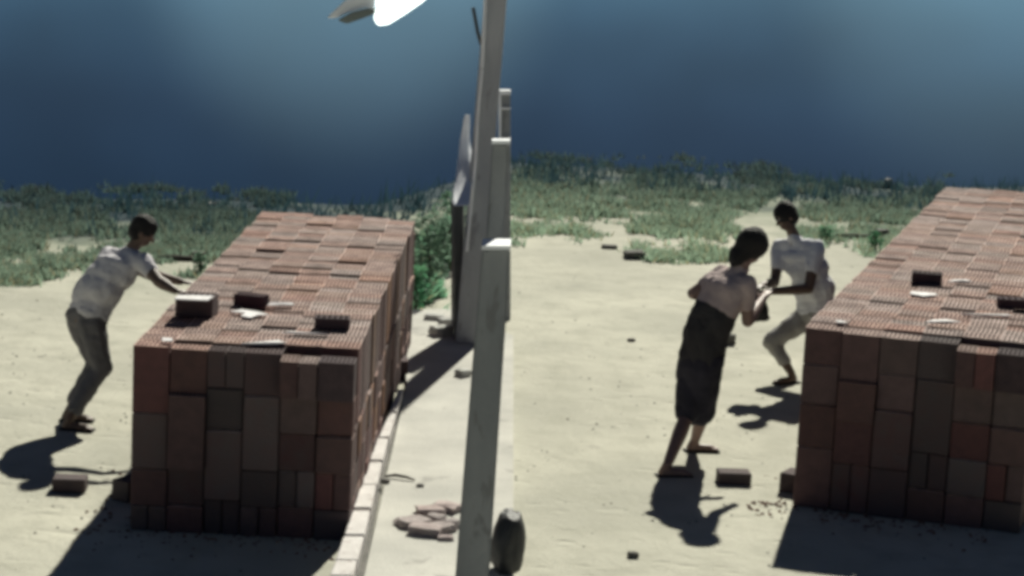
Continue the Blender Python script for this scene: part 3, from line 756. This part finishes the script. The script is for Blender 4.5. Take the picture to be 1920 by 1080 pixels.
def leaf_cloud(c, rad, n, size, seed):
    rl = random.Random(seed); V = []; F = []
    for i in range(n):
        while True:
            q = Vector((rl.uniform(-1, 1), rl.uniform(-1, 1), rl.uniform(-1, 1)))
            if q.length < 1: break
        dn = noise.noise(q * 2.4 + Vector((seed, 0, 0)))
        if dn < .0: continue
        q = Vector((q.x * rad[0], q.y * rad[1], q.z * rad[2])) * (1 + .25 * dn) + Vector(c)
        a = Vector((rl.gauss(0, 1), rl.gauss(0, 1), rl.gauss(0, .6))).normalized(); b_ = a.cross(Vector((rl.gauss(0, 1), rl.gauss(0, 1), rl.gauss(0, 1)))).normalized()
        s = size * rl.uniform(.6, 1.4); k = len(V)
        V += [q - a * s, q - b_ * s * .4, q + a * s, q + b_ * s * .4 + Vector((0, 0, s * .15))]; F.append((k, k+1, k+2, k+3))
    return mesh('leaves', V, F)
def bush(px, py, w_, h_, n, label, seed, size=.045):
    p = at_z(px, py); root = thing('bush', label, 'bush', p)
    link('foliage', leaf_cloud((0, 0, h_ * .55), (w_, w_ * .8, h_ * .5), n, size, seed), M['leaf'], root)
    link('stem', tube_mesh([(0, 0, -.02), (.02, .01, h_ * .4), (-.03, 0, h_ * .8)], [.02, .014, .006], 6), M['wood'], root)
    return root
bush(800, 548, .24, .85, 1100, 'tall leafy green bush behind the first stack, left of the tall pole', 61)
bush(838, 500, .24, .8, 900, 'leafy bush farther back, touching the gate beside the tall pole', 62)
bush(778, 585, .12, .45, 380, 'low bush against the right side of the first stack', 63)
bush(374, 512, .07, .22, 240, 'small pale weed growing at the left side of the first stack', 64, .03)
bush(1640, 470, .10, .24, 300, 'small pale weed growing at the left side of the second stack', 65, .03)
bush(1548, 452, .10, .2, 260, 'small weed behind the white shirted man', 66, .03)

# ------------------------------------------------------------------ people
def capsule(bm, a, b_, ra, rb, seg=12):
    a = Vector(a); b_ = Vector(b_); d = b_ - a; Ld = max(d.length, 1e-4)
    q = d.to_track_quat('Z', 'Y').to_matrix().to_4x4()
    rings = []
    prof = [(-ra * math.cos(t_), ra * math.sin(t_)) for t_ in (math.pi * .08, math.pi * .2, math.pi * .35, math.pi * .5)] + \
           [(Ld - rb * math.cos(t_), rb * math.sin(t_)) for t_ in (math.pi * .5, math.pi * .65, math.pi * .8, math.pi * .92)]
    for z, r in prof:
        rings.append([bm.verts.new(a + q @ Vector((r * math.cos(2*math.pi*k/seg), r * math.sin(2*math.pi*k/seg), z))) for k in range(seg)])
    for i in range(len(rings) - 1):
        for k in range(seg): bm.faces.new((rings[i][k], rings[i][(k+1) % seg], rings[i+1][(k+1) % seg], rings[i+1][k]))
    bm.faces.new(rings[0][::-1]); bm.faces.new(rings[-1])
def ellip(bm, c, ax, rad):
    """ax: three unit vectors, rad: their radii"""
    ret = bmesh.ops.create_uvsphere(bm, u_segments=16, v_segments=10, radius=1)
    for v in ret['verts']:
        p = v.co.copy(); v.co = Vector(c) + ax[0] * (p.x * rad[0]) + ax[1] * (p.y * rad[1]) + ax[2] * (p.z * rad[2])
def remeshed(bm, vox, smooth=4, wrinkle=0, seed=0):
    me = bm_mesh(bm); o = bpy.data.objects.new('tmp', me); COL.objects.link(o)
    r = o.modifiers.new('r', 'REMESH'); r.mode = 'VOXEL'; r.voxel_size = vox
    s = o.modifiers.new('s', 'SMOOTH'); s.iterations = smooth; s.factor = .5
    dg = bpy.context.evaluated_depsgraph_get(); dg.update()
    me2 = bpy.data.meshes.new_from_object(o.evaluated_get(dg)); bpy.data.objects.remove(o); bpy.data.meshes.remove(me)
    if wrinkle:
        me2.update()
        for v in me2.vertices:
            p = v.co; v.co = p + v.normal * wrinkle * (noise.noise(Vector((p.x * 11 + seed + p.z * 6, p.y * 11, p.z * 7 - p.x * 5))) + .35 * noise.noise(p * 26))
    me2.polygons.foreach_set('use_smooth', [True] * len(me2.polygons))
    me2.materials.clear()
    return me2
def frame(fwd, up):
    up = up.normalized(); right = fwd.cross(up).normalized(); f = up.cross(right).normalized()
    return right, f, up
def hand(bm, wrist, dirv, palm_n, s, curl):
    d = dirv.normalized(); side = d.cross(palm_n).normalized(); pn = side.cross(d).normalized()
    pc = wrist + d * .045 * s
    ellip(bm, pc, (side, d, pn), (.038 * s, .052 * s, .017 * s))
    for k, (off, ln) in enumerate(((-.027, .066), (-.009, .076), (.009, .071), (.026, .056))):
        a = wrist + d * .08 * s + side * off * s; cur = d.copy(); p = a
        capsule(bm, a - d * .03 * s, a, .0085 * s, .0085 * s, 8)
        for j in range(3):
            cur = (cur + pn * -curl * (.6 if j else .35)).normalized(); q = p + cur * ln * s * (.42, .33, .25)[j]
            capsule(bm, p, q, .0085 * s * (1 - .08 * j), .0080 * s * (1 - .1 * j), 8); p = q
    a = wrist + d * .025 * s + side * -.03 * s; b_ = a + (d * .5 - side * .75 - pn * .2).normalized() * .036 * s
    capsule(bm, a, b_, .012 * s, .010 * s, 8); capsule(bm, b_, b_ + (d * .85 - side * .3 - pn * curl * .5).normalized() * .032 * s, .010 * s, .008 * s, 8)
def person(J, s, fdir, label, outfit, hands, hair_m, face_dir):
    """J: world joints. fdir: direction the chest faces (horizontal)."""
    foot_c = (J['ankle_l'] + J['ankle_r']) / 2
    root = thing('person', label, 'person', (foot_c.x, foot_c.y, 0)); o0 = Vector(root.location)
    j = {k: v - o0 for k, v in J.items()}
    bm = bmesh.new()
    spine = (j['neck'] - j['pelvis']).normalized()
    shax = (j['sho_r'] - j['sho_l']).normalized(); hipax = (j['hip_r'] - j['hip_l']).normalized()
    def torso(bm, inf, lo=0., hi=1.):
        for i in range(9):
            t_ = lo + (hi - lo) * i / 8
            c_ = j['pelvis'].lerp(j['waist'], t_ * 2) if t_ < .5 else j['waist'].lerp(j['chest'], (t_ - .5) * 2)
            ax = hipax.lerp(shax, t_).normalized(); f_ = spine.cross(ax).normalized()
            wv = np.interp(t_, [0, .3, .5, .8, 1], [.165, .160, .152, .172, .180]) * s + inf
            dv_ = np.interp(t_, [0, .3, .5, .8, 1], [.135, .125, .120, .130, .125]) * s + inf
            ellip(bm, c_, (ax, f_, ax.cross(f_)), (wv, dv_, .085 * s))
        capsule(bm, j['chest'] - shax * .09 * s, j['chest'] + shax * .09 * s, .10 * s + inf * .5, .10 * s + inf * .5)
        for a_ in ('sho_l', 'sho_r'):
            capsule(bm, j['chest'].lerp(j['neck'], .35), j[a_], .075 * s + inf * .5, .055 * s + inf * .6)
    torso(bm, 0)
    capsule(bm, j['chest'], j['neck'], .085 * s, .052 * s)
    hd = j['head']; up = (hd - j['neck']).normalized(); rt, ff, up = frame(face_dir, up)
    capsule(bm, j['neck'], hd - up * .05 * s, .052 * s, .048 * s)
    ellip(bm, hd + up * .015 * s, (rt, ff, up), (.074 * s, .092 * s, .100 * s))          # skull
    ellip(bm, hd - up * .055 * s + ff * .028 * s, (rt, ff, up), (.052 * s, .060 * s, .060 * s))   # jaw
    capsule(bm, hd + ff * .082 * s + up * .004 * s, hd + ff * .104 * s - up * .028 * s, .009 * s, .014 * s, 8)   # nose
    for sg in (-1, 1):
        ellip(bm, hd + rt * .074 * s * sg - up * .01 * s - ff * .006 * s, (rt, ff, up), (.012 * s, .020 * s, .030 * s))  # ear
        ellip(bm, hd + rt * .030 * s * sg + ff * .078 * s + up * .028 * s, (rt, ff, up), (.026 * s, .012 * s, .009 * s))  # brow
        ellip(bm, hd + rt * .030 * s * sg + ff * .074 * s + up * .008 * s, (rt, ff, up), (.014 * s, .012 * s, .010 * s))  # eyelid
    ellip(bm, hd + ff * .078 * s - up * .058 * s, (rt, ff, up), (.024 * s, .014 * s, .010 * s))   # lips
    for S in 'lr':
        capsule(bm, j['sho_' + S], j['elb_' + S], .058 * s, .045 * s)
        e = j['elb_' + S]; w_ = j['wri_' + S]; capsule(bm, e, e.lerp(w_, .35), .046 * s, .045 * s); capsule(bm, e.lerp(w_, .35), w_, .045 * s, .029 * s)
        dirv, pn, cl = hands[S]; hand(bm, w_, dirv if dirv is not None else (w_ - e), pn, s, cl)
        capsule(bm, j['hip_' + S], j['knee_' + S], .088 * s, .056 * s)
        k_ = j['knee_' + S]; a_ = j['ankle_' + S]; capsule(bm, k_, k_.lerp(a_, .35), .054 * s, .056 * s); capsule(bm, k_.lerp(a_, .35), a_, .056 * s, .035 * s)
        fd = j['toe_' + S] - a_; fd.z = 0; fd.normalize(); z0 = .03
        heel = Vector((a_.x, a_.y, .035)) - fd * .03 * s; ball = Vector((a_.x, a_.y, .028)) + fd * .13 * s
        capsule(bm, a_, heel, .036 * s, .034 * s); capsule(bm, heel, ball, .034 * s, .030 * s)
        sd_ = Vector((-fd.y, fd.x, 0))
        for q in range(5): capsule(bm, ball + sd_ * (q - 2) * .015 * s, ball + sd_ * (q - 2) * .017 * s + fd * (.05 - abs(q - 1.4) * .006) * s, .014 * s, .010 * s, 8)
    link('body', remeshed(bm, .0065, 3), M[outfit.get('skin', 'skin')], root)
    # eyes and hair
    for sg in (-1, 1):
        be = bmesh.new(); ellip(be, hd + rt * .030 * s * sg + ff * .0835 * s + up * .008 * s, (rt, ff, up), (.010 * s, .006 * s, .006 * s)); link('eye', bm_mesh(be), M['scrap'], root)
    bh = bmesh.new(); hk = outfit.get('hair', 1.0) * outfit.get('hs', 1.0)
    if hk > 1.2: ellip(bh, hd - up * .085 * s - ff * .075 * s, (rt, ff, up), (.085 * s, .055 * s, .10 * s))
    ellip(bh, hd + up * .032 * s - ff * .012 * s, (rt, ff, up), (.086 * s * hk, .100 * s * hk, .098 * s * hk))
    ellip(bh, hd - up * .01 * s - ff * .040 * s, (rt, ff, up), (.078 * s * hk, .070 * s * hk, .085 * s * hk))
    link('hair', remeshed(bh, .009, 1, .010, 5), M[hair_m], root)
    # shirt
    bs = bmesh.new(); bare = outfit.get('bare')
    if bare:
        for i in range(14):
            t_ = .05 + .70 * i / 13; c_ = j['pelvis'].lerp(j['waist'], t_ * 2) if t_ < .5 else j['waist'].lerp(j['chest'], (t_ - .5) * 2)
            ax = hipax.lerp(shax, t_).normalized(); f_ = spine.cross(ax).normalized()
            ellip(bs, c_, (ax, f_, ax.cross(f_)), (.186 * s, .155 * s, .12 * s))
    else:
        torso(bs, .024 * s, .12, 1); capsule(bs, j['chest'], j['neck'] - up * .02 * s, .095 * s, .062 * s)
    sl = outfit['sleeve']
    for S in ('' if bare else 'lr'):
        capsule(bs, j['sho_' + S], j['sho_' + S].lerp(j['elb_' + S], sl), .076 * s, (.070 if sl > .3 else .066) * s)
    if outfit.get('loose'): 
        ellip(bs, j['waist'], (hipax, spine.cross(hipax).normalized(), spine), (.165 * s * outfit['loose'], .14 * s * outfit['loose'], .20 * s))
        ellip(bs, j['waist'].lerp(j['chest'], .6), (shax, spine.cross(shax).normalized(), spine), (.168 * s * outfit['loose'], .132 * s * outfit['loose'], .17 * s))
    link('shirt', remeshed(bs, .010, 3, .016, 2), M[outfit['shirt']], root)
    if bare:
        bb_ = bmesh.new(); torso(bb_, .020 * s, .66, 1); capsule(bb_, j['chest'], j['neck'] - up * .01 * s, .10 * s, .066 * s)
        for S in 'lr': capsule(bb_, j['sho_' + S], j['sho_' + S].lerp(j['elb_' + S], .55), .076 * s, .062 * s)
        link('blouse', remeshed(bb_, .010, 3, .014, 2), M['blouse'], root)
    bt = bmesh.new()
    ellip(bt, j['pelvis'] + spine * .02 * s, (hipax, spine.cross(hipax).normalized(), spine), (.188 * s, .152 * s, .12 * s))
    le = outfit['leg']
    for S in 'lr':
        h_ = j['hip_' + S]; k_ = j['knee_' + S]; a_ = j['ankle_' + S]
        if le <= 1: capsule(bt, h_, h_.lerp(k_, le), .115 * s, .092 * s)
        else:
            capsule(bt, h_, k_, .112 * s, .084 * s); capsule(bt, k_, k_.lerp(a_, le - 1), .075 * s, .062 * s)
    if outfit.get('dress'):
        kc = (j['knee_l'] + j['knee_r']) / 2; hc = j['pelvis']
        for q in (-.04, .04): capsule(bt, hc + hipax * q * s, kc + hipax * q * s * 1.2 + Vector((0, 0, .02)), .145 * s, .115 * s)
        capsule(bt, hc, j['waist'], .14 * s, .13 * s)
    link(outfit['lower'], remeshed(bt, .010, 3, .014, 9), M[outfit['legm']], root)
    for S in 'lr':
        a_ = j['ankle_' + S]; fd = j['toe_' + S] - a_; fd.z = 0; fd.normalize(); rzz = math.atan2(fd.y, fd.x)
        bb = box_data(.27 * s, .10 * s, .018, .006, False); me = bm_mesh(bb)
        o = link('sandal', me, M['sandal'], root); o.location = (a_.x + fd.x * .055 * s, a_.y + fd.y * .055 * s, .001); o.rotation_euler = (0, 0, rzz)
    return root

def jts(d, Y): return {k: at_y(v[0], v[1], Y + (v[2] if len(v) > 2 else 0)) for k, v in d.items()}
def ground_ankle(px, py, h_=.09):
    return at_z(px, py, h_)
# bending man at the first stack
Y1 = at_z(140, 793).y
J = jts(dict(pelvis=(160, 598), waist=(184, 548), chest=(221, 498), neck=(248, 466), head=(268, 434),
    sho_l=(206, 480, .12), sho_r=(268, 490, -.1), elb_r=(298, 528, -.25), wri_r=(328, 545, -.32), elb_l=(282, 515, .05), wri_l=(338, 528, -.05),
    hip_l=(150, 600, .07), hip_r=(170, 604, -.06), knee_l=(180, 678, .10), knee_r=(190, 690, -.05)), Y1)
J['ankle_l'] = ground_ankle(131, 768); J['ankle_r'] = ground_ankle(131, 785)
J['toe_l'] = J['ankle_l'] + Vector((.2, 0, 0)); J['toe_r'] = J['ankle_r'] + Vector((.2, -.02, 0))
X = Vector((1, 0, 0)); Yv = Vector((0, 1, 0)); Z = Vector((0, 0, 1))
person(J, .98, Vector((.85, .5, 0)), 'man in pale grey shirt bending with both hands on the first brick stack',
       dict(shirt='shirt_grey', sleeve=.45, leg=1.8, lower='trousers', legm='cloth_grey', loose=1.26, hs=1.06),
       dict(l=(Vector((.9, .3, -.1)), Vector((.1, 0, 1)), .5), r=(Vector((.95, .2, -.15)), Vector((.1, 0, 1)), .6)), 'hair', Vector((.9, .15, -.35)))
# woman in the dark dress, leaning into the struggle
Y2 = at_z(1275, 868).y
J = jts(dict(pelvis=(1313, 680), waist=(1325, 622), chest=(1362, 540), neck=(1389, 503), head=(1410, 464, -.02),
    sho_l=(1352, 516, .12), sho_r=(1400, 534, -.12), elb_l=(1300, 550, .10), wri_l=(1382, 566, .42), elb_r=(1402, 602, -.02), wri_r=(1432, 558, .30),
    hip_l=(1301, 684, .06), hip_r=(1326, 686, -.05), knee_l=(1287, 782, .0), knee_r=(1320, 765, .25)), Y2)
J['ankle_l'] = ground_ankle(1251, 872); J['ankle_r'] = ground_ankle(1303, 826)
J['toe_l'] = J['ankle_l'] + Vector((.2, .04, 0)); J['toe_r'] = J['ankle_r'] + Vector((.2, .04, 0))
person(J, 1.02, Vector((.7, .6, 0)), 'woman in a pale blouse and dark dress leaning forward against the man',
       dict(shirt='shirt_brown', sleeve=.02, leg=.9, lower='dress', legm='cloth_navy', dress=True, skin='skin_warm', bare=True, hair=1.24),
       dict(l=(Vector((.9, .2, .1)), Vector((0, 0, 1)), .6), r=(None, Vector((0, 0, 1)), .5)), 'hair', Vector((.85, .35, -.3)))
# man in white shirt
Y3 = at_z(1486, 716).y
J = jts(dict(pelvis=(1532, 588), waist=(1530, 535), chest=(1515, 474), neck=(1500, 440), head=(1485, 405),
    sho_l=(1543, 464, -.12), sho_r=(1475, 462, .12), elb_l=(1528, 540, -.25), wri_l=(1440, 547, -.35), elb_r=(1464, 528, -.02), wri_r=(1428, 536, -.32),
    hip_l=(1545, 592, -.06), hip_r=(1518, 590, .06), knee_r=(1448, 640, .0), knee_l=(1545, 660, -.1)), Y3)
for k_ in ('waist', 'chest', 'neck', 'head', 'sho_l', 'sho_r', 'elb_l', 'elb_r'): J[k_] = J[k_] + Vector((-.055 if k_ != 'waist' else -.025, 0, -.01))
J['ankle_r'] = ground_ankle(1484, 700); J['ankle_l'] = ground_ankle(1560, 712)
J['toe_r'] = J['ankle_r'] + Vector((-.16, -.12, 0)); J['toe_l'] = J['ankle_l'] + Vector((-.16, -.12, 0))
person(J, 1.0, Vector((-.8, -.5, 0)), 'man in a white shirt stooping with one bent knee behind the second stack',
       dict(shirt='shirt_white', sleeve=.5, leg=1.6, lower='trousers', legm='cloth_pale', loose=1.22, hair=1.0001, hs=1.10),
       dict(l=(None, Vector((0, 0, 1)), .8), r=(None, Vector((0, 0, 1)), .7)), 'hair', Vector((-.85, -.35, -.2)))
# what the white shirted man holds
p = at_y(1424, 603, Y3 - .38)
bag = thing('bag', 'black bag hanging from the lower hand of the white shirted man', 'bag', p)
o = link('pouch', rough_mesh(.17, .12, .22, 72, .08, 5), M['bag'], bag, smooth=True); o.rotation_euler = (0, -.25, 0)
link('strap', tube_mesh([(-.04, 0, .18), (-.01, 0, .27), (.02, 0, .26), (.01, 0, .18)], .009, 6), M['bag'], bag)
